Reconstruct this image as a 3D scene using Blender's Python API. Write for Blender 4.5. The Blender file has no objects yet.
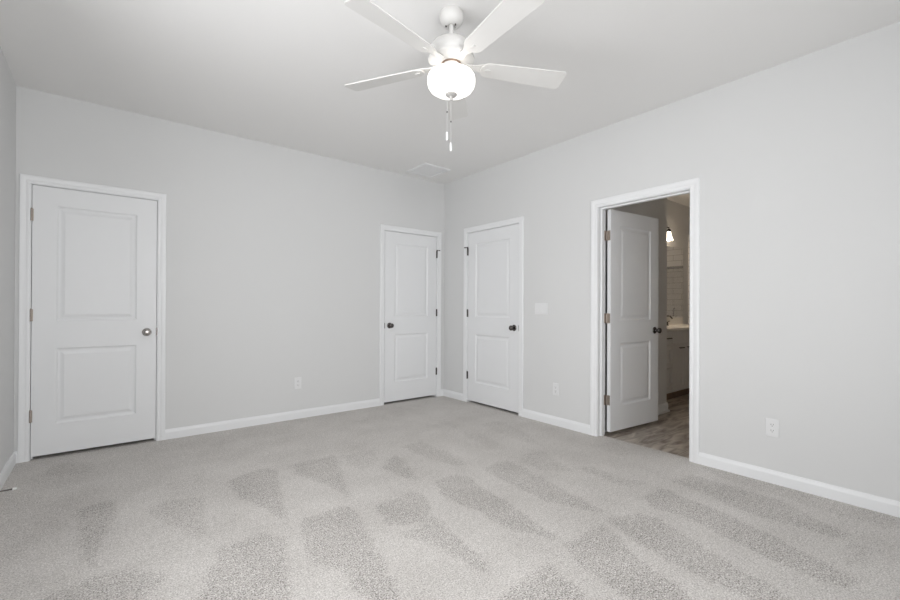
import bpy, bmesh, math, random
import numpy as np
from mathutils import Matrix, Vector
random.seed(3)
S = bpy.context.scene
COL = S.collection
PI = math.pi

# ------------------------------------------------------------------ camera
CY, CP, CR = 0.67462474, 0.00331308, 0.00440624
cam = bpy.data.cameras.new('camera'); camo = bpy.data.objects.new('camera', cam); COL.objects.link(camo)
s_, c_ = math.sin(CY), math.cos(CY)
F = Vector((s_, c_, 0)); R = Vector((c_, -s_, 0)); U = Vector((0, 0, 1))
F2 = F*math.cos(CP) + U*math.sin(CP); U2 = U*math.cos(CP) - F*math.sin(CP)
R2 = R*math.cos(CR) + U2*math.sin(CR); U3 = U2*math.cos(CR) - R*math.sin(CR)
M = Matrix((R2, U3, -F2)).transposed().to_4x4(); M.translation = (0, 0, 1.14708)
camo.matrix_world = M
cam.sensor_width = 36; cam.sensor_fit = 'HORIZONTAL'; cam.lens = 430.839*36/900
cam.shift_y = 5.498/900; cam.clip_start = 0.02
S.camera = camo

# ------------------------------------------------------------------ light and exposure
w = bpy.data.worlds.new('sky'); S.world = w; w.use_nodes = True
bg = w.node_tree.nodes['Background']; bg.inputs[0].default_value = (0.90, 0.95, 1.0, 1); bg.inputs[1].default_value = 0.4
def area(name, loc, rot, sx, sy, power, col):
    l = bpy.data.lights.new(name, 'AREA'); l.shape = 'RECTANGLE'; l.size = sx; l.size_y = sy; l.energy = power; l.color = col
    o = bpy.data.objects.new(name, l); o.location = loc; o.rotation_euler = rot; COL.objects.link(o); return o
# daylight through the windows of the rear wall and of the left wall near the camera; the rear left one is added fill
r_ = area('daylight_rear', (2.15, -0.95, 1.50), (PI/2, 0, 0), 2.2, 1.5, 12, (1.0, 0.99, 0.98)); r_.data.spread = math.radians(125)
area('fill_rear_left', (0.25, -0.95, 1.50), (PI/2, 0, 0), 1.1, 1.5, 100, (0.985, 0.985, 0.995))  # soft fill added in place of a camera flash
l_ = area('daylight_left', (-0.68, 1.75, 1.50), (PI/2, 0, -PI/2), 1.6, 1.5, 55, (0.98, 0.982, 0.995)); l_.data.spread = math.radians(150)
vs = S.view_settings
vs.view_transform = 'Standard'; vs.look = 'None'; vs.exposure = -0.28; vs.gamma = 1.0; vs.use_curve_mapping = False
S.cycles.use_denoising = True
S.cycles.max_bounces = 14; S.cycles.diffuse_bounces = 8
S.cycles.sample_clamp_indirect = 12

# ------------------------------------------------------------------ room sizes
XL, XR, YB, YR, H = -0.5139, 3.4281, 4.4098, -0.78, 2.74
WT = 0.115

# ------------------------------------------------------------------ materials
def mat(name, col, rough=0.6, metal=0.0, spec=0.5, noise=None, bump=None, emit=None):
    m = bpy.data.materials.new(name); m.use_nodes = True; nt = m.node_tree; b = nt.nodes['Principled BSDF']
    b.inputs['Base Color'].default_value = (*col, 1); b.inputs['Roughness'].default_value = rough
    b.inputs['Metallic'].default_value = metal; b.inputs['Specular IOR Level'].default_value = spec
    tc = nt.nodes.new('ShaderNodeTexCoord')
    if noise:
        sc, amt = noise
        n = nt.nodes.new('ShaderNodeTexNoise'); n.inputs['Scale'].default_value = sc; n.inputs['Detail'].default_value = 3
        nt.links.new(tc.outputs['Object'], n.inputs['Vector'])
        mx = nt.nodes.new('ShaderNodeMix'); mx.data_type = 'RGBA'
        mx.inputs['A'].default_value = (*[c*(1-amt) for c in col], 1); mx.inputs['B'].default_value = (*[min(1, c*(1+amt)) for c in col], 1)
        nt.links.new(n.outputs['Fac'], mx.inputs['Factor']); nt.links.new(mx.outputs['Result'], b.inputs['Base Color'])
    if bump:
        sc, st, d = bump
        n = nt.nodes.new('ShaderNodeTexNoise'); n.inputs['Scale'].default_value = sc; n.inputs['Detail'].default_value = 2
        nt.links.new(tc.outputs['Object'], n.inputs['Vector'])
        bp = nt.nodes.new('ShaderNodeBump'); bp.inputs['Strength'].default_value = st; bp.inputs['Distance'].default_value = d
        nt.links.new(n.outputs['Fac'], bp.inputs['Height']); nt.links.new(bp.outputs['Normal'], b.inputs['Normal'])
    if emit:
        b.inputs['Emission Color'].default_value = (*emit[0], 1); b.inputs['Emission Strength'].default_value = emit[1]
    return m
WALL = mat('wall_paint', (0.665, 0.67, 0.67), 0.75, spec=0.25, noise=(1.5, 0.008), bump=(260, 0.08, 0.001))
CEIL = mat('ceiling_paint', (0.80, 0.797, 0.79), 0.9, spec=0.15, noise=(2, 0.008), bump=(200, 0.1, 0.001))
TRIM = mat('white_trim_paint', (0.79, 0.80, 0.81), 0.38, spec=0.4, noise=(3, 0.01))
DOORM = mat('white_door_paint', (0.765, 0.775, 0.785), 0.42, spec=0.4, noise=(3, 0.01), bump=(90, 0.04, 0.001))
NICKEL = mat('satin_nickel', (0.42, 0.40, 0.38), 0.24, metal=1.0, noise=(40, 0.05))
DARKNI = mat('dark_nickel', (0.13, 0.12, 0.115), 0.26, metal=1.0, noise=(40, 0.05))
HINGE = mat('hinge_metal', (0.40, 0.35, 0.31), 0.42, metal=0.8, noise=(60, 0.15))
PLASTIC = mat('white_plastic', (0.74, 0.745, 0.75), 0.35, noise=(5, 0.01))
SLOT = mat('dark_slot', (0.05, 0.05, 0.05), 0.6, noise=(5, 0.05))
FANW = mat('fan_white', (0.66, 0.655, 0.64), 0.4, noise=(5, 0.01))
BLADE = mat('fan_blade_white', (0.70, 0.695, 0.68), 0.5, noise=(8, 0.015))
CAB = mat('vanity_paint', (0.62, 0.61, 0.60), 0.4, noise=(4, 0.01))
QUARTZ = mat('vanity_top_stone', (0.80, 0.78, 0.74), 0.25, noise=(30, 0.03))
BLACK = mat('black_metal', (0.03, 0.028, 0.027), 0.35, metal=0.6, noise=(30, 0.1))
CHROME = mat('chrome', (0.75, 0.75, 0.75), 0.08, metal=1.0, noise=(30, 0.02))
MIRROR = mat('mirror_silver', (0.88, 0.89, 0.89), 0.01, metal=1.0, noise=(3, 0.003))
VINYLW = mat('window_vinyl', (0.85, 0.85, 0.85), 0.35, noise=(4, 0.01))
GAPSHADE = mat('neck_gap_shade', (0.22, 0.15, 0.11), 0.5, metal=0.4, noise=(20, 0.1))  # dark brown that paints in the shade of the fan neck gap
FINIAL = mat('finial_grey', (0.50, 0.49, 0.475), 0.35, metal=0.3, noise=(20, 0.03))
RUBBER = mat('white_rubber', (0.85, 0.85, 0.83), 0.6, noise=(10, 0.02))
TOEK = mat('toe_kick_wood', (0.16, 0.10, 0.065), 0.6, noise=(25, 0.3))

def glass(name, gl=0.08):
    m = bpy.data.materials.new(name); m.use_nodes = True; nt = m.node_tree; nt.nodes.remove(nt.nodes['Principled BSDF'])
    out = nt.nodes['Material Output']; t = nt.nodes.new('ShaderNodeBsdfTransparent'); g = nt.nodes.new('ShaderNodeBsdfGlossy')
    t.inputs[0].default_value = (0.97, 0.97, 0.97, 1); g.inputs['Roughness'].default_value = 0.02
    mx = nt.nodes.new('ShaderNodeMixShader'); mx.inputs[0].default_value = gl
    nt.links.new(t.outputs[0], mx.inputs[1]); nt.links.new(g.outputs[0], mx.inputs[2]); nt.links.new(mx.outputs[0], out.inputs[0])
    return m
GLASS = glass('clear_glass')
def frosted(name, em, strength):
    m = mat(name, (0.9, 0.88, 0.84), 0.35, noise=(6, 0.01), emit=(em, strength)); return m
BOWL = frosted('lit_frosted_glass', (1.0, 0.965, 0.92), 1.25)
SHADE = frosted('lit_shade_glass', (1.0, 0.86, 0.68), 6.0)
BULB = mat('bulb_glow', (1, 1, 1), 0.5, noise=(6, 0.01), emit=((1.0, 0.9, 0.75), 20.0))

def carpet():
    m = bpy.data.materials.new('beige_carpet'); m.use_nodes = True; nt = m.node_tree; N = nt.nodes; L = nt.links; b = N['Principled BSDF']
    b.inputs['Roughness'].default_value = 1.0; b.inputs['Specular IOR Level'].default_value = 0.05
    tc = N.new('ShaderNodeTexCoord')
    def noise(sc, det=2, rough=0.6):
        n = N.new('ShaderNodeTexNoise'); n.inputs['Scale'].default_value = sc; n.inputs['Detail'].default_value = det; n.inputs['Roughness'].default_value = rough
        L.new(tc.outputs['Object'], n.inputs['Vector']); return n
    def mth(op, a, bb, cl=False):
        n = N.new('ShaderNodeMath'); n.operation = op; n.use_clamp = cl
        for i, v in enumerate((a, bb)):
            if v is None: continue
            if isinstance(v, (int, float)): n.inputs[i].default_value = v
            else: L.new(v, n.inputs[i])
        return n.outputs[0]
    at = N.new('ShaderNodeAttribute'); at.attribute_name = 'nap'
    nap = at.outputs['Fac']
    fine = noise(150, 2, 0.8).outputs['Fac']; mid = noise(42, 3, 0.7).outputs['Fac']; big = noise(2.6, 4).outputs['Fac']; edge = noise(26, 4, 0.7).outputs['Fac']
    # uneven edge of the nap marks
    sm = N.new('ShaderNodeMapRange'); sm.interpolation_type = 'SMOOTHSTEP'
    L.new(mth('ADD', nap, mth('MULTIPLY', mth('SUBTRACT', edge, 0.5), mth('MULTIPLY', mth('MULTIPLY', nap, 3.2), mth('SUBTRACT', 1.15, nap)))), sm.inputs['Value'])
    sm.inputs['From Min'].default_value = 0.0; sm.inputs['From Max'].default_value = 1.0
    nap2 = sm.outputs['Result']
    f1 = mth('MULTIPLY', mth('SUBTRACT', fine, 0.5), 2.3)
    f2 = mth('MULTIPLY', mth('SUBTRACT', mid, 0.5), 0.55)
    amp = mth('ADD', mth('MULTIPLY', nap2, 0.45), 0.75)
    tuft = mth('MULTIPLY', mth('ADD', f1, f2), amp)
    bg_ = mth('MULTIPLY', mth('SUBTRACT', big, 0.5), 0.32)
    v = mth('ADD', mth('ADD', tuft, bg_), mth('SUBTRACT', 0.56, mth('MULTIPLY', nap2, 0.125)), True)
    cr = N.new('ShaderNodeValToRGB'); L.new(v, cr.inputs[0])
    e = cr.color_ramp.elements
    e[0].position = 0.0; e[0].color = (0.17, 0.157, 0.145, 1)
    e[1].position = 1.0; e[1].color = (0.86, 0.835, 0.81, 1)
    mm = e.new(0.5); mm.color = (0.52, 0.498, 0.475, 1)
    L.new(cr.outputs[0], b.inputs['Base Color'])
    bp = N.new('ShaderNodeBump'); bp.inputs['Strength'].default_value = 0.55; bp.inputs['Distance'].default_value = 0.006
    L.new(mth('ADD', fine, mth('MULTIPLY', mid, 0.6)), bp.inputs['Height']); L.new(bp.outputs['Normal'], b.inputs['Normal'])
    return m
CARPET = carpet()

def vinyl():
    m = bpy.data.materials.new('stone_look_vinyl'); m.use_nodes = True; nt = m.node_tree; N = nt.nodes; L = nt.links; b = N['Principled BSDF']
    tc = N.new('ShaderNodeTexCoord'); mp = N.new('ShaderNodeMapping'); mp.inputs['Scale'].default_value = (2.2, 9, 1); mp.inputs['Rotation'].default_value = (0, 0, 0.35)
    L.new(tc.outputs['Object'], mp.inputs[0])
    n = N.new('ShaderNodeTexNoise'); n.inputs['Scale'].default_value = 1.6; n.inputs['Detail'].default_value = 6; n.inputs['Distortion'].default_value = 1.0; L.new(mp.outputs[0], n.inputs['Vector'])
    cr = N.new('ShaderNodeValToRGB'); L.new(n.outputs['Fac'], cr.inputs[0]); e = cr.color_ramp.elements
    e[0].position = 0.34; e[0].color = (0.16, 0.125, 0.10, 1); e[1].position = 0.66; e[1].color = (0.50, 0.45, 0.39, 1)
    br = N.new('ShaderNodeTexBrick'); br.inputs['Scale'].default_value = 1; br.inputs['Brick Width'].default_value = 0.61; br.inputs['Row Height'].default_value = 0.305; br.inputs['Mortar Size'].default_value = 0.003
    L.new(tc.outputs['Object'], br.inputs['Vector'])
    mx = N.new('ShaderNodeMix'); mx.data_type = 'RGBA'; L.new(br.outputs['Fac'], mx.inputs['Factor']); L.new(cr.outputs[0], mx.inputs['A']); mx.inputs['B'].default_value = (0.14, 0.115, 0.095, 1)
    L.new(mx.outputs['Result'], b.inputs['Base Color']); b.inputs['Roughness'].default_value = 0.38
    return m
VINYL = vinyl()
def tiles():
    m = bpy.data.materials.new('white_wall_tile'); m.use_nodes = True; nt = m.node_tree; N = nt.nodes; L = nt.links; b = N['Principled BSDF']
    tc = N.new('ShaderNodeTexCoord'); sp = N.new('ShaderNodeSeparateXYZ'); L.new(tc.outputs['Object'], sp.inputs[0])
    ad = N.new('ShaderNodeMath'); L.new(sp.outputs[0], ad.inputs[0]); L.new(sp.outputs[1], ad.inputs[1])
    cb = N.new('ShaderNodeCombineXYZ'); L.new(ad.outputs[0], cb.inputs[0]); L.new(sp.outputs[2], cb.inputs[1])
    br = N.new('ShaderNodeTexBrick'); L.new(cb.outputs[0], br.inputs['Vector']); br.inputs['Scale'].default_value = 1
    br.inputs['Brick Width'].default_value = 0.30; br.inputs['Row Height'].default_value = 0.10; br.inputs['Mortar Size'].default_value = 0.003
    br.inputs['Color1'].default_value = (0.80, 0.79, 0.77, 1); br.inputs['Color2'].default_value = (0.77, 0.76, 0.74, 1); br.inputs['Mortar'].default_value = (0.42, 0.40, 0.38, 1)
    L.new(br.outputs['Color'], b.inputs['Base Color']); b.inputs['Roughness'].default_value = 0.15
    return m
TILE = tiles()

# ------------------------------------------------------------------ mesh helpers
class MB:
    def __init__(s): s.v = []; s.f = []
    def add(s, vs_, fs):
        n = len(s.v); s.v += [tuple(x) for x in vs_]; s.f += [tuple(n+i for i in f) for f in fs]; return s
    def box(s, x0, x1, y0, y1, z0, z1):
        return s.add([(x, y, z) for z in (z0, z1) for y in (y0, y1) for x in (x0, x1)],
                     [(0, 2, 3, 1), (4, 5, 7, 6), (0, 1, 5, 4), (2, 6, 7, 3), (0, 4, 6, 2), (1, 3, 7, 5)])
    def lathe(s, prof, n=32, mtx=None):
        # prof: (r, z) pairs turned about z; mtx places it
        vs_ = []; fs = []
        for r, z in prof:
            for k in range(n):
                a = 2*PI*k/n; v = Vector((r*math.cos(a), r*math.sin(a), z)); vs_.append(mtx @ v if mtx else v)
        m = len(prof)
        for i in range(m-1):
            for k in range(n):
                k2 = (k+1) % n; fs.append((i*n+k, i*n+k2, (i+1)*n+k2, (i+1)*n+k))
        if prof[0][0] > 1e-6: fs.append(tuple(range(n-1, -1, -1)))
        if prof[-1][0] > 1e-6: fs.append(tuple((m-1)*n+k for k in range(n)))
        return s.add(vs_, fs)
    def tube(s, pts, r, n=10):
        pts = [Vector(q) for q in pts]; rings = []
        for i, q in enumerate(pts):
            t = (pts[min(i+1, len(pts)-1)] - pts[max(i-1, 0)]).normalized()
            a = Vector((0, 0, 1)) if abs(t.z) < 0.9 else Vector((1, 0, 0))
            u = t.cross(a).normalized(); w_ = t.cross(u)
            rr = r[i] if isinstance(r, (list, tuple)) else r
            rings.append([q + rr*(u*math.cos(2*PI*k/n) + w_*math.sin(2*PI*k/n)) for k in range(n)])
        fs = [(i*n+k, i*n+(k+1) % n, (i+1)*n+(k+1) % n, (i+1)*n+k) for i in range(len(pts)-1) for k in range(n)]
        fs += [tuple(range(n-1, -1, -1)), tuple((len(pts)-1)*n+k for k in range(n))]
        return s.add([v for g in rings for v in g], fs)
    def prism(s, poly, z0, z1, mtx=None):
        n = len(poly); vs_ = [Vector((x, y, z)) for z in (z0, z1) for x, y in poly]
        if mtx: vs_ = [mtx @ v for v in vs_]
        return s.add(vs_, [tuple(range(n-1, -1, -1)), tuple(range(n, 2*n))] + [(k, (k+1) % n, n+(k+1) % n, n+k) for k in range(n)])
    def sweep(s, rings, closed=False):
        n = len(rings[0]); m = len(rings)
        fs = [(i*n+k, i*n+(k+1) % n, ((i+1) % m)*n+(k+1) % n, ((i+1) % m)*n+k) for i in range(m if closed else m-1) for k in range(n)]
        if not closed: fs += [tuple(range(n-1, -1, -1)), tuple((m-1)*n+k for k in range(n))]
        return s.add([v for r in rings for v in r], fs)
    def build(s, name, m, parent=None, smooth=False, bevel=0, loc=None, rot=None):
        me = bpy.data.meshes.new(name); me.from_pydata(s.v, [], s.f); me.update()
        bm = bmesh.new(); bm.from_mesh(me); bmesh.ops.remove_doubles(bm, verts=bm.verts, dist=1e-5); bmesh.ops.recalc_face_normals(bm, faces=bm.faces)
        if bevel: bmesh.ops.bevel(bm, geom=[e for e in bm.edges if len(e.link_faces) == 2 and e.calc_face_angle(0) > 0.6], offset=bevel, segments=2, profile=0.5, affect='EDGES')
        bm.to_mesh(me); bm.free(); me.materials.append(m)
        if smooth:
            me.polygons.foreach_set('use_smooth', [True]*len(me.polygons))
            me.set_sharp_from_angle(angle=math.radians(40))
        o = bpy.data.objects.new(name, me); COL.objects.link(o)
        if parent: o.parent = parent
        if loc: o.location = loc
        if rot: o.rotation_euler = rot
        return o
def tag(o, label=None, cat=None, group=None, kind=None):
    if label: o['label'] = label
    if cat: o['category'] = cat
    if group: o['group'] = group
    if kind: o['kind'] = kind
    return o
def empty(name, loc=(0, 0, 0), rz=0):
    o = bpy.data.objects.new(name, None); o.empty_display_size = 0.1; COL.objects.link(o); o.location = loc; o.rotation_euler = (0, 0, rz); return o
def struct(mb, name, m, label, cat, **k):
    return tag(mb.build(name, m, **k), label, cat, kind='structure')

# ------------------------------------------------------------------ floor: carpet with the marks left by the vacuum cleaner
# each mark: strength and outline in metres on the floor
NAP = [
    (1, [(0.615, 3.107), (0.873, 3.216), (0.945, 3.112), (0.827, 2.609), (0.759, 2.344), (0.708, 2.604), (0.638, 2.808)]),
    (0.8, [(1.072, 3.159), (1.391, 3.152), (1.258, 2.688), (1.137, 2.349), (1.127, 2.551), (1.062, 2.799), (1.024, 2.958)]),
    (0.9, [(-0.127, 3.197), (0.027, 3.235), (0.057, 3.053), (-0.017, 2.584), (-0.035, 2.406), (-0.074, 2.588)]),
    (0.6, [(0.182, 2.986), (0.281, 3.037), (0.471, 2.956), (0.4, 2.447), (0.333, 2.464), (0.233, 2.757)]),
    (0.4, [(0.306, 3.309), (0.55, 3.42), (0.512, 3.109), (0.457, 3.003), (0.31, 3.082)]),
    (0.9, [(0.441, 2.288), (0.625, 2.294), (0.697, 2.178), (0.618, 1.865), (0.588, 1.689), (0.507, 1.495), (0.179, 1.754), (0.332, 2.048)]),
    (1, [(0.818, 2.298), (1.087, 2.323), (1.118, 2.22), (0.999, 1.806), (0.931, 1.478), (0.866, 1.212), (0.798, 1.265), (0.815, 1.737), (0.737, 1.901), (0.764, 2.102)]),
    (0.7, [(-0.192, 2.305), (-0.029, 2.392), (0.124, 2.317), (0.228, 2.173), (0.112, 2.065), (0.019, 1.881), (-0.275, 2.114)]),
    (1, [(1.228, 2.212), (1.479, 2.238), (1.528, 2.146), (1.446, 1.963), (1.368, 1.893), (1.23, 1.907), (1.154, 1.993)]),
    (1, [(1.152, 1.831), (1.337, 1.877), (1.434, 1.899), (1.384, 1.673), (1.356, 1.493), (1.321, 1.32), (1.276, 1.391), (1.251, 1.556), (1.234, 1.732)]),
    (1, [(1.702, 2.278), (1.87, 2.275), (1.928, 2.186), (1.861, 1.995), (1.858, 1.817), (1.803, 1.552), (1.758, 1.274), (1.709, 1.406), (1.629, 1.607), (1.644, 1.778), (1.61, 1.913), (1.614, 2.078)]),
    (0.8, [(1.531, 2.702), (1.755, 2.868), (1.735, 2.693), (1.629, 2.335), (1.589, 2.429)]),
    (0.6, [(1.887, 3.006), (2.106, 3.036), (2.134, 2.66), (2.062, 2.361), (1.975, 2.404), (1.917, 2.63)]),
    (0.8, [(2.103, 2.256), (2.349, 2.267), (2.36, 2.128), (2.287, 1.841), (2.236, 1.521), (2.176, 1.302), (2.104, 1.478), (2.04, 1.641), (2.061, 1.857), (2.059, 2.061)]),
    (1, [(1.257, 1.221), (1.427, 1.227), (1.562, 1.222), (1.518, 1.031), (1.448, 0.906), (1.122, 1.009), (1.079, 1.164)]),
    (1, [(1.758, 1.274), (1.949, 1.278), (2.066, 1.277), (1.905, 0.99), (1.834, 0.766), (1.743, 0.64), (1.594, 0.79), (1.633, 1.022), (1.672, 1.174)]),
    (0.9, [(2.132, 1.293), (2.351, 1.223), (2.357, 1.103), (2.262, 0.867), (2.165, 0.603), (2.058, 0.359), (1.983, 0.552), (1.987, 0.769), (2.021, 1.002), (2.072, 1.194)]),
    (0.9, [(2.533, 1.306), (2.774, 1.299), (2.734, 1.114), (2.733, 0.953), (2.651, 0.739), (2.583, 0.559), (2.505, 0.334), (2.377, 0.353), (2.367, 0.513), (2.407, 0.752), (2.476, 1.009), (2.466, 1.194)]),
    (0.7, [(2.922, 1.303), (3.172, 1.28), (3.157, 1.161), (3.16, 0.78), (2.954, 0.439), (2.846, 0.452), (2.838, 0.657), (2.823, 0.883), (2.902, 1.124)]),
    (0.5, [(3.361, 1.323), (3.45, 1.204), (3.411, 0.304), (3.211, 0.286), (3.176, 0.432), (3.216, 0.897), (3.259, 1.168)]),
    (0.7, [(2.84, 0.411), (2.89, 0.361), (2.641, 0.353), (2.599, 0.386)]),
    (0.5, [(2.52, 2.272), (2.735, 2.253), (2.563, 1.801), (2.398, 1.93), (2.404, 2.119)]),
    (0.6, [(2.66, 1.844), (2.775, 1.78), (2.723, 1.542), (2.801, 1.357), (2.613, 1.425), (2.606, 1.634)]),
    (0.4, [(2.532, 3.041), (2.728, 3.012), (2.539, 2.375), (2.434, 2.518)]),
    (0.4, [(2.852, 3.09), (3.139, 3.102), (2.984, 2.573), (2.825, 2.245), (2.783, 2.51)]),
    (0.5, [(-0.339, 4.001), (-0.263, 4.225), (-0.042, 4.079), (-0.066, 3.855), (-0.219, 3.842)]),
    (0.4, [(0.662, 3.991), (0.831, 4.169), (0.749, 3.829)]),
    (0.5, [(1.399, 3.117), (1.702, 3.087), (1.616, 2.838), (1.393, 2.738), (1.392, 2.96)]),
    (0.35, [(1.936, 3.984), (2.181, 4.044), (2.009, 3.787)]),
    (0.35, [(2.353, 4.073), (2.561, 4.083), (2.519, 3.836), (2.358, 3.856)]),
    (0.35, [(2.467, 3.387), (2.736, 3.413), (2.646, 3.118), (2.46, 3.097)]),
    (0.4, [(3.164, 2.078), (3.43, 2.008), (3.237, 1.685), (3.114, 1.781)]),
    (0.3, [(1.106, 4.146), (1.41, 4.25), (1.438, 4.053), (1.176, 3.938)]),
    (0.25, [(-0.478, 3.631), (-0.241, 4.037), (-0.141, 3.544), (-0.141, 3.065), (-0.294, 2.722), (-0.364, 2.777)]),
]
def carpet_floor():
    x0, x1, y0, y1 = -0.56, 3.488, -0.84, 4.53
    nx, ny = 400, 530
    X, Y = np.meshgrid(np.linspace(x0, x1, nx), np.linspace(y0, y1, ny))
    rng = np.random.RandomState(5)
    acc = np.zeros(X.shape)
    def inside(px, py, poly):
        r = np.zeros(px.shape, bool); n = len(poly)
        for i in range(n):
            ax, ay = poly[i]; bx, by = poly[(i+1) % n]
            if ay == by: continue
            c = ((ay > py) != (by > py)) & (px < (bx-ax)*(py-ay)/(by-ay)+ax)
            r ^= c
        return r
    wob = 0.006*np.sin(X*9+np.cos(Y*7)*2)+0.006*np.sin(Y*33+X*5)
    wob2 = 0.006*np.cos(Y*8+np.sin(X*6)*2)+0.006*np.sin(X*31-Y*4)
    K = 14
    for _ in range(K):
        jx = X+wob+rng.normal(0, 0.015, X.shape); jy = Y+wob2+rng.normal(0, 0.018, X.shape)
        a = np.zeros(X.shape)
        for s, poly in NAP:
            a = np.maximum(a, s*inside(jx, jy, poly))
        acc += a/K
    verts = np.stack([X.ravel(), Y.ravel(), np.zeros(X.size)], 1)
    idx = np.arange(nx*ny).reshape(ny, nx)
    faces = np.stack([idx[:-1, :-1].ravel(), idx[:-1, 1:].ravel(), idx[1:, 1:].ravel(), idx[1:, :-1].ravel()], 1)
    me = bpy.data.meshes.new('floor')
    me.vertices.add(len(verts)); me.vertices.foreach_set('co', verts.ravel())
    me.loops.add(faces.size); me.loops.foreach_set('vertex_index', faces.ravel().astype(np.int32))
    me.polygons.add(len(faces)); me.polygons.foreach_set('loop_start', np.arange(0, faces.size, 4, dtype=np.int32)); me.polygons.foreach_set('loop_total', np.full(len(faces), 4, dtype=np.int32))
    me.update(); me.validate()
    at = me.attributes.new('nap', 'FLOAT', 'POINT'); at.data.foreach_set('value', acc.ravel().astype(np.float32))
    me.materials.append(CARPET)
    o = bpy.data.objects.new('floor', me); COL.objects.link(o)
    tag(o, 'light beige cut pile carpet with vacuum cleaner marks', 'carpet', kind='structure')
carpet_floor()
struct(MB().box(XL-0.2, XR+0.055, YR-0.2, YB+0.12, -0.06, -0.012), 'floor_base', CARPET, 'floor base under the bedroom carpet', 'floor')
struct(MB().box(XR+0.055, 8.2, 0.5, 3.2, -0.06, -0.008), 'floor_bathroom', VINYL, 'grey brown stone look bathroom floor beyond the open door', 'floor')

# ------------------------------------------------------------------ doors (positions of the slabs)
G = 0.004                                # gap around a slab
JT = 0.018                               # jamb thickness
D1 = (-0.4255, 0.338)                     # along x on the back wall
D2 = (2.550, 3.305)
D3 = (3.117, 3.940)                      # along y on the right wall
D4 = (1.408, 2.170)
DH = 2.036                               # top of slab
OT = DH + G + JT                         # top of wall opening
def grow(d): return d[0]-G-JT, d[1]+G+JT

# walls with their openings
def wall_run(a0, a1, openings, put, b0, b1, mb, niche=None, ztop=H+0.02, zbot=-0.01):
    cur = a0
    for (o0, o1, z0, z1, solid) in sorted(openings):
        put(mb, cur, o0, b0, b1, zbot, ztop)
        if z0 > zbot: put(mb, o0, o1, b0, b1, zbot, z0)
        put(mb, o0, o1, b0, b1, z1, ztop)
        if solid: put(mb, o0, o1, b0+(b1-b0)*0.78, b1, zbot, z1)
        cur = o1
    put(mb, cur, a1, b0, b1, zbot, ztop)
    return mb
alongx = lambda mb, a0, a1, b0, b1, z0, z1: mb.box(min(a0, a1), max(a0, a1), min(b0, b1), max(b0, b1), z0, z1)
alongy = lambda mb, a0, a1, b0, b1, z0, z1: mb.box(min(b0, b1), max(b0, b1), min(a0, a1), max(a0, a1), z0, z1)
g1, g2, g3, g4 = grow(D1), grow(D2), grow(D3), grow(D4)
struct(wall_run(XL, XR, [(*g1, -0.01, OT, False), (*g2, -0.01, OT, False)], alongx, YB, YB+WT, MB()), 'wall_back', WALL, 'pale grey painted wall with two closed white doors', 'wall')
struct(wall_run(YR-WT, YB+WT, [(*g3, -0.01, OT, False), (*g4, -0.01, OT, False)], alongy, XR, XR+WT, MB()), 'wall_right', WALL, 'pale grey painted wall with a closed door and an open doorway', 'wall')
WL = (0.90, 2.60, 0.75, 2.25)            # left window, out of the picture
struct(wall_run(YR-WT, YB+WT, [(*WL, False)], alongy, XL, XL-WT, MB()), 'wall_left', WALL, 'pale grey wall sliver at the left edge beside the wide door', 'wall')
WR = [(-0.30, 0.80, 0.75, 2.25), (1.05, 2.12, 0.75, 2.25), (2.18, 3.25, 0.75, 2.25)]  # first opening is added for the rear left fill
struct(wall_run(XL, XR, [(*q, False) for q in WR], alongx, YR, YR-WT, MB()), 'wall_rear', WALL, 'pale grey wall behind the camera with windows', 'wall')
struct(MB().box(XL-WT, XR+WT, YR-WT, YB+WT, H, H+0.08), 'ceiling', CEIL, 'flat white painted ceiling of the bedroom', 'ceiling')

# unlit rooms behind the closed doors: only the black gaps under the doors show them
hb, hc = YB+WT, YB+WT+1.1
struct(MB().box(XL-WT, XR+WT, hc, hc+0.1, -0.06, H).box(XL-WT-0.1, XL-WT, hb-0.1, hc+0.1, -0.06, H).box(XR+WT, XR+WT+0.1, hb, hc+0.1, -0.06, H).box(XL-WT, XR+WT, hb, hc, H-0.3, H-0.2), 'wall_closet_back', WALL, 'wall of the unlit room behind the two doors of the back wall', 'wall')
struct(MB().box(XR+WT+1.0, XR+WT+1.1, 3.05, hb+0.1, -0.06, H).box(XR+WT+0.1, XR+WT+1.1, hb, hb+0.1, -0.06, H).box(XR+WT, XR+WT+1.0, 3.05, hb, H-0.3, H-0.2), 'wall_closet_right', WALL, 'wall of the unlit closet behind the closed right door', 'wall')
struct(MB().box(XL-WT, XR+WT, YB+0.115, hc, -0.06, -0.012).box(XR+0.055, XR+WT+1.0, 3.2, hb, -0.06, -0.012), 'floor_closet', CARPET, 'carpet of the unlit closets behind the closed doors', 'floor')
# baseboards
BBP = [(0, 0), (0.014, 0), (0.014, 0.064), (0.011, 0.074), (0.007, 0.082), (0.0055, 0.089), (0, 0.089)]
def baseboard(name, p0, p1, nrm, label):
    nrm = Vector((*nrm, 0)); rings = []
    for q in (p0, p1):
        rings.append([Vector((q[0], q[1], 0)) + nrm*t + Vector((0, 0, z-0.004)) for t, z in BBP])
    o = MB().sweep(rings).build(name, TRIM); tag(o, label, 'baseboard', kind='structure'); return o
CW = 0.066                               # casing reach beyond the slab edge
baseboard('baseboard_left', (XL, YR), (XL, YB), (1, 0), 'white baseboard along the left wall')
baseboard('baseboard_back_corner', (XL, YB), (D1[0]-CW, YB), (0, -1), 'short white baseboard stub left of the wide door')
baseboard('baseboard_back', (D1[1]+CW, YB), (D2[0]-CW, YB), (0, -1), 'long white baseboard between the two doors of the back wall')
baseboard('baseboard_back_right', (D2[1]+CW, YB), (XR, YB), (0, -1), 'tiny white baseboard stub in the far corner')
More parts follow.
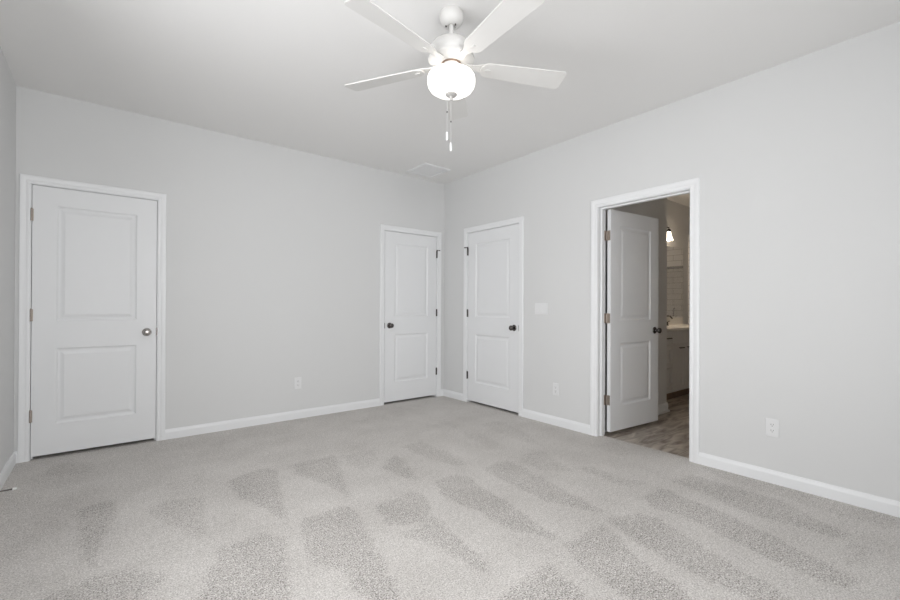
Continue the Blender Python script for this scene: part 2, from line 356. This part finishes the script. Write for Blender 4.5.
baseboard('baseboard_right_corner', (XR, YB), (XR, D3[1]+CW), (-1, 0), 'short white baseboard between the corner and the closed right door')
baseboard('baseboard_right', (XR, D3[0]-CW), (XR, D4[1]+CW+0.007), (-1, 0), 'white baseboard between closed right door and open doorway')
baseboard('baseboard_right_front', (XR, D4[0]-CW-0.007), (XR, YR), (-1, 0), 'white baseboard running right from the open doorway')
baseboard('baseboard_rear', (XL, YR), (XR, YR), (0, 1), 'white baseboard along the wall behind the camera')

# ---- door builder: local x runs along the wall, local -y faces the bedroom, origin at the left foot of the slab
CASP = [(0, 0), (0, 0.009), (0.004, 0.0115), (0.018, 0.0115), (0.022, 0.0095), (0.027, 0.013), (0.046, 0.0165), (0.054, 0.016), (0.058, 0.012), (0.058, 0)]
def casing_mesh(w_, side=-1, yb=0.0, k_=1.0):
    r = 0.005+G; rings = []
    for k in range(4):
        ring = []
        for o, t in CASP:
            o *= k_
            x = (-r-o) if k < 2 else (w_+r+o); z = -0.004 if k in (0, 3) else DH+r+o
            ring.append((x, yb+side*t, z))
        rings.append(ring)
    return MB().sweep(rings)
def slab_mesh(w_, z0=0.026, th=0.035):
    st = 0.135; mb = MB()
    rows = [z0, 0.250, 0.822, 1.030, 1.898, DH]; cols = [0, st, w_-st, w_]
    prof = [(0, 0), (0.004, 0.0035), (0.012, 0.009), (0.022, 0.010), (0.030, 0.0085), (0.046, 0.0035), (0.050, 0.003)]
    for face, y, sg in ((0, 0, 1), (1, th, -1)):
        for i in range(3):
            for j in range(5):
                a, b_, c, d = cols[i], cols[i+1], rows[j], rows[j+1]
                if i == 1 and j in (1, 3):
                    ring = None
                    for ins, dp in prof:
                        q = [(a+ins, y+sg*dp, c+ins), (b_-ins, y+sg*dp, c+ins), (b_-ins, y+sg*dp, d-ins), (a+ins, y+sg*dp, d-ins)]
                        if ring:
                            for k in range(4): mb.add([ring[k], ring[(k+1) % 4], q[(k+1) % 4], q[k]], [(0, 1, 2, 3)])
                        ring = q
                    mb.add(ring, [(0, 1, 2, 3)])
                else:
                    mb.add([(a, y, c), (b_, y, c), (b_, y, d), (a, y, d)], [(0, 1, 2, 3)])
    for j in range(5):
        for x in (0, w_): mb.add([(x, 0, rows[j]), (x, th, rows[j]), (x, th, rows[j+1]), (x, 0, rows[j+1])], [(0, 1, 2, 3)])
    for i in range(3):
        for z in (z0, DH): mb.add([(cols[i], 0, z), (cols[i+1], 0, z), (cols[i+1], th, z), (cols[i], th, z)], [(0, 1, 2, 3)])
    return mb
KNOBP = [(0.0, 0.0), (0.033, 0.0), (0.0335, 0.003), (0.031, 0.007), (0.024, 0.010), (0.012, 0.0125), (0.0105, 0.018), (0.0105, 0.028), (0.013, 0.033),
         (0.020, 0.036), (0.0255, 0.042), (0.0275, 0.049), (0.0265, 0.056), (0.022, 0.061), (0.014, 0.0635), (0.006, 0.0645), (0.0, 0.0645)]
def knob(parent, x, y, z, outward, m):
    # outward: -1 faces local -y, +1 faces local +y
    mt = Matrix.Translation((x, y, z)) @ Matrix.Rotation(PI/2 if outward < 0 else -PI/2, 4, 'X')
    k = MB().lathe(KNOBP, 36, mt).build('door_knob', m, parent, smooth=True)
    return k
def closed_door(name, origin, rz, w_, hinge_left, label, stops, jd=0.1155, knobm=DARKNI):
    t = empty(name, origin, rz); tag(t, label, 'door', kind='structure')
    casing_mesh(w_).build('door_casing', TRIM, t, smooth=True)
    j = MB().box(-G-JT, -G, -0.0005, jd, -0.006, OT).box(w_+G, w_+G+JT, -0.0005, jd, -0.006, OT).box(-G, w_+G, -0.0005, jd, DH+G, OT)
    j.box(-G, 0.009, 0.039, jd-0.02, -0.006, DH+G).box(w_-0.009, w_+G, 0.039, jd-0.02, -0.006, DH+G).box(0.009, w_-0.009, 0.039, jd-0.02, DH-0.008, DH+G)
    j.build('door_jamb', TRIM, t)
    s = slab_mesh(w_).build('door_slab', DOORM, t, loc=(0, 0.0015, 0))
    kx = w_-0.066 if hinge_left else 0.066
    knob(s, kx, 0.0, 0.925, -1, knobm)
    ex = w_+G*0.5 if hinge_left else -G*0.5
    MB().box(ex-0.0045, ex+0.0055, -0.0015, 0.012, 0.893, 0.957).build('strike_plate', DARKNI, t)
    hx = -G*0.5 if hinge_left else w_+G*0.5
    hs = []
    for i, hz in enumerate((0.325, 1.072, 1.815)):
        h = MB()
        for a in range(5):
            h.lathe([(0, 0), (0.0062, 0.0), (0.0066, 0.001), (0.0066, 0.0165), (0.0062, 0.0175), (0, 0.0175)], 14, Matrix.Translation((hx, -0.0075, hz-0.0445+a*0.0178)))
        h.lathe([(0, 0), (0.0045, 0.001), (0.0045, 0.004), (0, 0.006)], 12, Matrix.Translation((hx, -0.0075, hz+0.0445)))
        h.box(hx-0.010, hx+0.010, -0.003, 0.0012, hz-0.0445, hz+0.0445)
        hs.append(h.build('hinge', HINGE if not stops else DARKNI, t, smooth=True))
    if stops:   # door stop on the pin of the top hinge
        sx = -1 if hinge_left else 1; z = 1.815+0.052
        m = MB().tube([(hx, -0.0075, z), (hx+sx*0.012, -0.016, z), (hx+sx*0.024, -0.024, z)], 0.0045, 10)
        m.lathe([(0, -0.006), (0.010, -0.006), (0.010, 0.006), (0, 0.006)], 16, Matrix.Translation((hx, -0.0075, z)))
        ps = m.build('hinge_pin_stop', DARKNI, t, smooth=True)
        MB().tube([(hx+sx*0.022, -0.0235, z), (hx+sx*0.032, -0.029, z)], 0.007, 12).build('stop_bumper', BLACK, ps, smooth=True)
    return t
closed_door('door_1', (D1[0], YB, 0), 0, D1[1]-D1[0], True, 'wide closed white two panel door nearest the left wall', False, knobm=NICKEL)
closed_door('door_2', (D2[0], YB, 0), 0, D2[1]-D2[0], False, 'narrow closed white door left of the far corner, knob on its left', True)
closed_door('door_3', (XR, D3[1], 0), -PI/2, D3[1]-D3[0], True, 'closed white door right of the far corner, knob on its right', True)
# door 4 stands open into the bathroom
w4 = D4[1]-D4[0]
t4 = empty('door_4', (XR, D4[1], 0), -PI/2); tag(t4, 'open white two panel door swung into the bathroom', 'door', kind='structure')
casing_mesh(w4, k_=1.14).build('door_casing', TRIM, t4, smooth=True)
casing_mesh(w4, 1, WT).build('door_casing', TRIM, t4, smooth=True)
j = MB().box(-G-JT, -G, -0.0005, WT+0.0005, -0.006, OT).box(w4+G, w4+G+JT, -0.0005, WT+0.0005, -0.006, OT).box(-G, w4+G, -0.0005, WT+0.0005, DH+G, OT)
j.box(-G, 0.009, 0.042, 0.076, -0.006, DH+G).box(w4-0.009, w4+G, 0.042, 0.076, -0.006, DH+G).box(0.009, w4-0.009, 0.042, 0.076, DH-0.008, DH+G)
j.build('door_jamb', TRIM, t4)
OPEN = math.radians(85)
# the slab hangs on a pin at (-0.001, WT+0.004); its closed place is x 0..w4, y WT-0.037..WT-0.002
slab = slab_mesh(w4)
slab.v = [(x+0.001, y-0.041, z) for x, y, z in slab.v]
s4 = slab.build('door_slab', DOORM, t4, loc=(0.003, WT+0.012, 0), rot=(0, 0, OPEN))
knob(s4, w4-0.066, -0.041, 0.925, -1, DARKNI)
knob(s4, w4-0.066, -0.006, 0.925, 1, DARKNI)
for hz in (0.31, 1.05, 1.80):
    h = MB()
    for a in range(5):
        h.lathe([(0, 0), (0.0066, 0.0005), (0.0066, 0.017), (0, 0.0175)], 14, Matrix.Translation((0.003, WT+0.012, hz-0.0445+a*0.0178)))
    h.box(-G-0.0005, -G+0.0022, WT-0.034, WT+0.010, hz-0.0445, hz+0.0445)
    # leaf on the slab edge, turned with the slab
    c, s = math.cos(OPEN), math.sin(OPEN); vs_ = []
    for x in (-0.0008, 0.0016):
        for y in (-0.037, -0.003):
            for z in (hz-0.0445, hz+0.0445): vs_.append((0.003+x*c-y*s, WT+0.012+x*s+y*c, z))
    h.add(vs_, [(0, 1, 3, 2), (4, 6, 7, 5), (0, 4, 5, 1), (2, 3, 7, 6), (0, 2, 6, 4), (1, 5, 7, 3)])
    h.build('hinge', HINGE, t4, smooth=True)

# windows, outside the picture
def window(name, axis, a0, a1, z0, z1, b, bo, label):
    t = empty(name, (0, 0, 0)); tag(t, label, 'window', kind='structure')
    put = alongx if axis == 'x' else alongy
    m = MB(); fw = 0.045; d0, d1 = b+(bo-b)*0.35, b+(bo-b)*0.9; zm = (z0+z1)/2
    put(m, a0, a0+fw, d0, d1, z0, z1); put(m, a1-fw, a1, d0, d1, z0, z1)
    put(m, a0+fw, a1-fw, d0, d1, z0, z0+fw); put(m, a0+fw, a1-fw, d0, d1, z1-fw, z1); put(m, a0+fw, a1-fw, d0, d1, zm-0.02, zm+0.02)
    m.build('window_frame', VINYLW, t)
    m = MB(); gm = b+(bo-b)*0.6; put(m, a0+fw, a1-fw, gm-0.002, gm+0.002, z0+fw, zm-0.02); m.build('window_pane', GLASS, t)
    m = MB(); put(m, a0+fw, a1-fw, gm-0.002, gm+0.002, zm+0.02, z1-fw); m.build('window_pane', GLASS, t)
    m = MB(); s = -1 if bo > b else 1; put(m, a0-0.06, a1+0.06, b, b+s*0.045, z0-0.02, z0); m.build('window_sill', TRIM, t, bevel=0.004)
    return t
window('fill_window', 'x', *WR[0], YR, YR-WT, 'unseen window added behind the camera for the fill light')  # added window, lets the flash fill into the room
window('window_2', 'x', *WR[1], YR, YR-WT, 'middle window of the rear wall')
window('window_3', 'x', *WR[2], YR, YR-WT, 'rear wall window nearest the right wall')
window('window_4', 'y', *WL, XL, XL-WT, 'left wall window beside the camera')

# ------------------------------------------------------------------ bathroom shell
BX0, BX1, BY0, BY1 = XR+WT, 8.05, 0.60, 2.95
SX, SY = 4.895, 2.245                     # end and face of the closet block behind the open door
struct(MB().box(BX0, SX, SY, BY1+0.1, -0.01, H+0.02), 'wall_bathroom_closet', WALL, 'dim grey bathroom wall behind the open door', 'wall')
struct(MB().box(SX, BX1+0.1, BY1, BY1+0.1, -0.01, H+0.02), 'wall_bathroom_back', WALL, 'bathroom wall behind the vanity and mirror', 'wall')
struct(MB().box(BX1, BX1+0.1, BY0, BY1, -0.01, H+0.02), 'wall_bathroom_right', WALL, 'far bathroom wall', 'wall')
struct(MB().box(BX0, BX1+0.1, BY0-0.1, BY0, -0.01, H+0.02), 'wall_bathroom_front', WALL, 'bathroom wall out of sight right of the doorway', 'wall')
struct(MB().box(BX0, BX1+0.1, BY0-0.1, BY1+0.1, H, H+0.08), 'ceiling_bathroom', CEIL, 'bathroom ceiling seen through the doorway', 'ceiling')
b = MB().sweep([[Vector((x, SY-t, z-0.008)) for t, z in [(0, 0), (0.014, 0), (0.014, 0.075), (0.010, 0.088), (0.005, 0.10), (0, 0.10)]] for x in (BX0+0.02, SX+0.012)])
b.sweep([[Vector((SX+t, y, z-0.008)) for t, z in [(0, 0), (0.014, 0), (0.014, 0.075), (0.010, 0.088), (0.005, 0.10), (0, 0.10)]] for y in (SY-0.012, 2.42)])
b.box(BX0+0.02, SX+0.026, SY-0.026, SY-0.014, -0.008, 0.012)
b.box(SX+0.014, SX+0.026, SY-0.026, 2.42, -0.008, 0.012)
tag(b.build('baseboard_bathroom', TRIM), 'white baseboard wrapping the bathroom wall corner behind the open door', 'baseboard', kind='structure')
struct(MB().box(7.15, BX1, BY1-0.012, BY1, 0, 2.3).box(BX1-0.012, BX1, 1.6, BY1-0.012, 0, 2.3), 'wall_bathroom_tile', TILE, 'white tile wall of the shower, seen in the mirror', 'wall')

# vanity
VX0, VX1, VF, VH = 4.92, 6.914, 2.43, 0.865
v = empty('bathroom_vanity', ((VX0+VX1)/2, (VF+BY1)/2, -0.008)); vo = Vector(v.location)
tag(v, 'white painted bathroom vanity cabinet with black pulls beyond the open door', 'vanity')
def L(mb): mb.v = [(x-vo.x, y-vo.y, z-vo.z) for x, y, z in mb.v]; return mb
L(MB().box(VX0, VX1, VF+0.02, BY1-0.002, 0.10, VH)).build('cabinet_body', CAB, v)
L(MB().box(VX0+0.02, VX1-0.02, VF+0.09, BY1-0.01, -0.008, 0.10)).build('toe_kick', TOEK, v)
def shaker(x0, x1, z0, z1, name, fr=0.055):
    m = MB(); fr = min(fr, (z1-z0)*0.3)
    m.box(x0, x1, VF+0.006, VF+0.019, z0, z1)
    for q in ((x0, x0+fr, z0, z1), (x1-fr, x1, z0, z1), (x0+fr, x1-fr, z0, z0+fr), (x0+fr, x1-fr, z1-fr, z1)):
        m.box(q[0], q[1], VF-0.001, VF+0.006, q[2], q[3])
    return L(m).build(name, CAB, v)
def pull(parent, xc, zc, ln=0.11, name='drawer_pull'):
    m = MB().tube([(xc-ln/2, VF-0.028, zc), (xc+ln/2, VF-0.028, zc)], 0.0080, 12)
    for s in (-1, 1): m.tube([(xc+s*ln*0.36, VF-0.002, zc), (xc+s*ln*0.36, VF-0.028, zc)], 0.0045, 10)
    L(m).build(name, BLACK, parent, smooth=True)
def bank(x0, x1):
    for z0, z1 in ((0.70, 0.855), (0.42, 0.69), (0.115, 0.41)):
        d = shaker(x0+0.004, x1-0.004, z0, z1, 'drawer'); 
        if z0 > 0.6: pull(d, x1-0.12, (z0+z1)/2, 0.11)
        else: pull(d, (x0+x1)/2-0.09, (z0+z1)/2, 0.11)
bank(5.034, 5.439)
f = shaker(5.447, 6.184, 0.70, 0.855, 'false_front')
d = shaker(5.447, 5.812, 0.115, 0.69, 'cabinet_door'); pull(d, 5.67, 0.648, 0.11, 'door_pull')
d = shaker(5.820, 6.184, 0.115, 0.69, 'cabinet_door'); pull(d, 5.894, 0.648, 0.11, 'door_pull')
bank(6.194, 6.594)
L(MB().box(VX0, 5.026, VF, VF+0.019, 0.115, 0.855)).build('filler_panel', CAB, v)
L(MB().box(6.602, VX1, VF, VF+0.019, 0.115, 0.855)).build('filler_panel', CAB, v)
t = MB().box(VX0-0.005, VX1+0.01, VF-0.022, BY1-0.001, VH, VH+0.035).build('countertop', QUARTZ, bevel=0.004)
MB().box(VX0-0.005, VX1+0.01, BY1-0.020, BY1-0.001, VH+0.035, VH+0.135).build('backsplash', QUARTZ, t, bevel=0.002)
tag(t, 'pale stone top with backsplash lying on the bathroom vanity', 'countertop')
# mirror
MX0, MX1, MZ0, MZ1 = 5.35, 6.955, 1.02, 2.055
m = empty('wall_mirror', ((MX0+MX1)/2, BY1, MZ0)); tag(m, 'large frameless wall mirror above the bathroom vanity', 'mirror')
mo = Vector(m.location)
MB().box(MX0-mo.x, MX1-mo.x, -0.007, -0.001, 0, MZ1-MZ0).build('mirror_glass', MIRROR, m)
for sx in (MX0+0.3, MX1-0.25):
    MB().box(sx-0.012-mo.x, sx+0.012-mo.x, -0.010, 0, -0.008, 0.006).build('mirror_clip', CHROME, m)
# faucet
fx, fy, fz = 6.02, 2.80, VH+0.0355
ft = empty('faucet', (fx, fy, fz)); tag(ft, 'dark metal faucet standing on the vanity top', 'faucet')
MB().lathe([(0, 0), (0.026, 0), (0.026, 0.008), (0.016, 0.014), (0.014, 0.12), (0.0, 0.125)], 20).tube([(0, 0, 0.10), (0, -0.03, 0.135), (0, -0.08, 0.135), (0, -0.115, 0.10)], 0.010, 12).build('spout', DARKNI, ft, smooth=True)
for s in (-1, 1):
    MB().lathe([(0, 0), (0.022, 0), (0.022, 0.007), (0.013, 0.012), (0.012, 0.05), (0, 0.055)], 20, Matrix.Translation((s*0.10, 0, 0))).tube([(s*0.10, 0, 0.048), (s*0.155, -0.01, 0.062)], 0.006, 10).build('handle', DARKNI, ft, smooth=True)
# vanity light
vl = empty('vanity_light', (5.93, BY1, 2.27)); tag(vl, 'bathroom wall light with cone glass shades, partly hidden behind the door', 'wall light')
MB().box(-0.33, 0.33, -0.022, 0, -0.035, 0.035).build('backplate', BLACK, vl, bevel=0.006)
for k, sx in enumerate((-0.235, 0, 0.235)):
    MB().tube([(sx, -0.015, 0), (sx, -0.09, 0.01), (sx, -0.15, 0.005), (sx, -0.15, -0.03)], 0.008, 12).lathe([(0, -0.055), (0.026, -0.055), (0.026, -0.03), (0.012, -0.018), (0, -0.018)], 20, Matrix.Translation((sx, -0.15, 0))).build('arm', BLACK, vl, smooth=True)
    prof = [(0.020, -0.05), (0.025, -0.07), (0.033, -0.11), (0.043, -0.145), (0.054, -0.175), (0.051, -0.175), (0.040, -0.145), (0.030, -0.11), (0.022, -0.07), (0.017, -0.05)]
    o = MB().lathe(prof, 28, Matrix.Translation((sx, -0.15, 0))).build('glass_shade', SHADE, vl, smooth=True)
    MB().lathe([(0, -0.06), (0.010, -0.065), (0.012, -0.08), (0.022, -0.11), (0.024, -0.13), (0.017, -0.148), (0, -0.155)], 20, Matrix.Translation((sx, -0.15, 0))).build('light_bulb', BULB, vl, smooth=True)
    l = bpy.data.lights.new('vanity_bulb_light', 'POINT'); l.energy = 6.5; l.color = (1.0, 0.80, 0.60); l.shadow_soft_size = 0.03
    lo = bpy.data.objects.new('vanity_bulb_light', l); COL.objects.link(lo); lo.parent = vl; lo.location = (sx, -0.15, -0.215)
# shower enclosure, seen in the mirror
sh = empty('shower_door', (7.32, 2.32, 0)); tag(sh, 'framed glass shower door with chrome rail, reflected in the mirror', 'shower door')
MB().box(-0.004, 0.004, -0.75, 0.60, 0.06, 1.79).build('glass_panel', GLASS, sh)
MB().box(-0.018, 0.018, -0.78, 0.615, 1.79, 1.83).build('header_rail', CHROME, sh, bevel=0.003)
MB().box(-0.025, 0.025, -0.78, 0.615, -0.008, 0.06).build('sill_rail', CHROME, sh, bevel=0.003)
MB().box(-0.018, 0.018, -0.78, -0.75, 0.06, 1.79).build('side_rail', CHROME, sh, bevel=0.003)
MB().tube([(-0.006, 0.34, 1.0), (-0.05, 0.34, 1.0), (-0.05, 0.34, 1.14), (-0.006, 0.34, 1.14)], 0.009, 10).build('shower_handle', CHROME, sh, smooth=True)

# ------------------------------------------------------------------ wall plates
def outlet(origin, rz, label):
    t = empty('electrical_outlet', origin, rz); tag(t, label, 'outlet', group='electrical outlets low on the walls')
    MB().box(-0.036, 0.036, -0.0065, 0, -0.059, 0.059).build('cover_plate', PLASTIC, t, bevel=0.003)
    for s in (-1, 1):
        c = s*0.0195
        poly = [(0.0165*math.cos(a)*1.0, max(-0.0135, min(0.0135, 0.0165*math.sin(a)))) for a in [2*PI*k/28 for k in range(28)]]
        mt = Matrix.Translation((0, 0, c)) @ Matrix.Rotation(PI/2, 4, 'X')
        r = MB().prism(poly, 0.0055, 0.0085, mt).build('receptacle', PLASTIC, t, bevel=0.0005)
        m = MB().box(-0.0075, -0.0052, -0.0089, -0.0080, c-0.001, c+0.0075).box(0.0052, 0.0075, -0.0089, -0.0080, c-0.0005, c+0.007)
        m.lathe([(0, 0), (0.0025, 0), (0.0025, 0.0008), (0, 0.0008)], 12, Matrix.Translation((0, -0.0081, c-0.0075)) @ Matrix.Rotation(PI/2, 4, 'X'))
        m.build('slots', SLOT, r)
    MB().lathe([(0, 0), (0.003, 0), (0.002, 0.0012), (0, 0.0014)], 12, Matrix.Translation((0, -0.0062, 0)) @ Matrix.Rotation(PI/2, 4, 'X')).build('plate_screw', PLASTIC, t)
    return t
outlet((1.539, YB, 0.362), 0, 'white outlet on the back wall between the two closed doors')
outlet((XR, 2.628, 0.351), -PI/2, 'white outlet under the switch plate, left of the open doorway')
outlet((XR, 0.887, 0.363), -PI/2, 'white outlet right of the open doorway')
sw = empty('light_switch', (XR, 2.812, 1.133), -PI/2); tag(sw, 'white three gang switch plate between closed door and open doorway', 'light switch')
MB().box(-0.082, 0.082, -0.0065, 0, -0.058, 0.058).build('cover_plate', PLASTIC, sw, bevel=0.003)
for k in (-1, 0, 1):
    MB().add([(k*0.046+x, y, z) for x in (-0.0165, 0.0165) for y, z in ((-0.006, -0.033), (-0.0105, -0.033), (-0.0075, 0.0), (-0.0085, 0.033), (-0.006, 0.033))],
             [(0, 1, 2, 3, 4), (9, 8, 7, 6, 5), (0, 5, 6, 1), (1, 6, 7, 2), (2, 7, 8, 3), (3, 8, 9, 4), (4, 9, 5, 0)]).build('rocker_switch', PLASTIC, sw)

# spring door stop on the left baseboard
ds = empty('door_stop', (XL+0.014, 3.634, 0.05)); tag(ds, 'small metal rod door stop with white tip on left baseboard', 'door stop')
MB().lathe([(0, 0), (0.012, 0), (0.012, 0.004), (0.006, 0.008), (0.0045, 0.012), (0.0045, 0.078), (0, 0.078)], 16, Matrix.Rotation(PI/2, 4, 'Y')).build('rod', DARKNI, ds, smooth=True)
MB().lathe([(0, 0.074), (0.007, 0.074), (0.0075, 0.078), (0.007, 0.088), (0.005, 0.091), (0, 0.091)], 16, Matrix.Rotation(PI/2, 4, 'Y')).build('rubber_tip', RUBBER, ds, smooth=True)

# ceiling vent
vx0, vx1, vy0, vy1 = 2.750, 3.118, 3.889, 4.267
cv = empty('ceiling_vent', ((vx0+vx1)/2, (vy0+vy1)/2, H)); tag(cv, 'white square air vent on the ceiling near the far corner', 'vent')
hx, hy = (vx1-vx0)/2, (vy1-vy0)/2
fr = MB(); e = 0.030
rings = []
for sx, sy in ((-1, -1), (1, -1), (1, 1), (-1, 1)):
    rings.append([Vector((sx*(hx-o), sy*(hy-o), -z)) for o, z in ((0, 0), (0.001, 0.008), (0.006, 0.016), (0.020, 0.018), (0.027, 0.014), (0.030, 0.0))])
fr.sweep(rings, closed=True); fr.build('vent_frame', PLASTIC, cv)
lv = MB(); n = 22
for k in range(n):
    y = -hy+e+(k+0.5)*(2*hy-2*e)/n
    lv.add([(-hx+e, y-0.0065, -0.001), (hx-e, y-0.0065, -0.001), (hx-e, y+0.006, -0.0075), (-hx+e, y+0.006, -0.0075), (-hx+e, y-0.0065, -0.0002), (hx-e, y-0.0065, -0.0002), (hx-e, y+0.006, -0.0066), (-hx+e, y+0.006, -0.0066)],
           [(0, 1, 2, 3), (4, 7, 6, 5), (0, 4, 5, 1), (1, 5, 6, 2), (2, 6, 7, 3), (3, 7, 4, 0)])
lv.build('louvers', PLASTIC, cv)

# ------------------------------------------------------------------ ceiling fan
fn = empty('ceiling_fan', (1.453, 1.814, H)); tag(fn, 'white five blade ceiling fan with a lit frosted glass bowl', 'ceiling fan')
Z = lambda z: z-H
def lat(prof, name, m, par=fn, n=48): return MB().lathe([(r, Z(z)) for r, z in prof], n).build(name, m, par, smooth=True)
lat([(0.0, 2.740), (0.056, 2.740), (0.062, 2.733), (0.0655, 2.715), (0.065, 2.700), (0.059, 2.683), (0.046, 2.669), (0.030, 2.662), (0.026, 2.662), (0.024, 2.668), (0, 2.668)], 'canopy', FANW)
lat([(0.0, 2.69), (0.0125, 2.69), (0.0125, 2.60), (0.016, 2.598), (0.022, 2.590), (0.022, 2.575), (0, 2.575)], 'downrod', FANW)
for k in range(3):
    m = MB(); a = 0.6+k*2*PI/3; m.lathe([(0, 0), (0.004, 0), (0.004, 0.010), (0, 0.010)], 10, Matrix.Translation((0.030*math.cos(a), 0.030*math.sin(a), Z(2.656)))); m.build('canopy_screw', DARKNI, fn)

mo_ = lat([(0.0, 2.584), (0.040, 2.582), (0.075, 2.576), (0.100, 2.563), (0.114, 2.545), (0.118, 2.530), (0.118, 2.508), (0.112, 2.500), (0.112, 2.494), (0.124, 2.488), (0.124, 2.474), (0.105, 2.464), (0.070, 2.460), (0.0, 2.460)], 'motor_housing', FANW)
lat([(0.0, 2.462), (0.047, 2.462), (0.047, 2.42), (0.060, 2.412), (0.060, 2.404), (0, 2.404)], 'switch_housing', FANW)
lat([(0.047, 2.459), (0.054, 2.459), (0.054, 2.453), (0.047, 2.453)], 'neck_gap', GAPSHADE)  # dark ring stands in for the shaded gap between bowl and housing
lat([(0.0, 2.408), (0.100, 2.408), (0.108, 2.405), (0.108, 2.399), (0.104, 2.396), (0.0, 2.396)], 'light_fitter', FANW)
bowl = lat([(0.109, 2.404), (0.120, 2.399), (0.127, 2.388), (0.1295, 2.375), (0.1295, 2.358), (0.125, 2.338), (0.114, 2.321), (0.095, 2.309), (0.065, 2.301), (0.035, 2.298), (0.0, 2.297)], 'glass_bowl', BOWL)
lat([(0, 2.300), (0.030, 2.297), (0.032, 2.293), (0.026, 2.286), (0.012, 2.281), (0.008, 2.274), (0.010, 2.268), (0.007, 2.263), (0, 2.262)], 'finial', FINIAL)
l = bpy.data.lights.new('fan_bulb_light', 'POINT'); l.energy = 10; l.color = (1.0, 0.93, 0.84); l.shadow_soft_size = 0.06
for k in range(3):
    a = 0.3+k*2*PI/3
    lo = bpy.data.objects.new('fan_bulb_light', l if k == 0 else l.copy()); COL.objects.link(lo); lo.parent = fn; lo.location = (0.085*math.cos(a), 0.085*math.sin(a), Z(2.430)); lo.data.energy = 0.14; lo.data.shadow_soft_size = 0.03
# blades
def blade_outline():
    pts = []
    r0, r1 = 0.165, 0.656
    wr, wt = 0.052, 0.069
    pts += [(r0+0.045-0.045*math.cos(a), -wr*math.sin(a)) for a in [PI/2*k/8 for k in range(1, 9)]]
    c = 0.022
    pts += [(r1-c, -wt)] + [(r1-c+c*math.sin(a), -wt+c-c*math.cos(a)) for a in [PI/2*k/5 for k in range(1, 6)]]
    full = [(r0, 0)] + pts
    full += [(x, -y) for x, y in reversed(pts)]
    return full
for k in range(5):
    ang = math.radians(-25+72*k)
    base = Matrix.Rotation(ang, 4, 'Z') @ Matrix.Translation((0, 0, Z(2.452)))
    tilt = base @ Matrix.Rotation(math.radians(-12), 4, 'X')
    bl = MB().prism(blade_outline(), -0.003, 0.003, tilt).build('blade', BLADE, fn, bevel=0.0012)
    arm = [(0.080, -0.020), (0.13, -0.016), (0.165, -0.030), (0.235, -0.036), (0.262, 0.0), (0.235, 0.036), (0.165, 0.030), (0.13, 0.016), (0.080, 0.020)]
    MB().prism(arm, 0.0035, 0.0095, tilt).box(0, 0, 0, 0, 0, 0).build('blade_arm', FANW, bl, bevel=0.0015) if False else MB().prism(arm, 0.0035, 0.0095, tilt).build('blade_arm', FANW, bl, bevel=0.0015)
    MB().prism([(0.205+0.017*math.cos(a), 0.009*math.sin(a)) for a in [2*PI*i/20 for i in range(20)]], -0.0075, -0.003, tilt).build('blade_medallion', FANW, bl, bevel=0.001)
# pull chains
Rv = Vector((c_, -s_, 0))
for off, zt, zp, bead in ((-0.022, 2.300, 2.092, 2.200), (-0.001, 2.262, 2.034, 2.148)):
    q = Rv*off
    ch = MB().tube([(q.x, q.y, Z(zt)), (q.x, q.y, Z(zp))], 0.0005, 6)
    nb = 34
    for i in range(nb):
        z = zt+(zp-zt)*(i+0.5)/nb
        ch.lathe([(0, -0.0010), (0.0010, 0), (0, 0.0010)], 6, Matrix.Translation((q.x, q.y, Z(z))))
    c1 = ch.build('pull_chain', PLASTIC, fn)
    MB().lathe([(0, -0.005), (0.0032, -0.003), (0.0032, 0.003), (0, 0.005)], 10, Matrix.Translation((q.x, q.y, Z(bead)))).build('chain_connector', DARKNI, c1, smooth=True)
    MB().lathe([(0, 0.0), (0.0035, 0.0), (0.0062, -0.010), (0.0066, -0.040), (0.005, -0.046), (0, -0.047)], 14, Matrix.Translation((q.x, q.y, Z(zp)))).build('chain_pull', PLASTIC, c1, smooth=True)
bpy.context.view_layer.update()
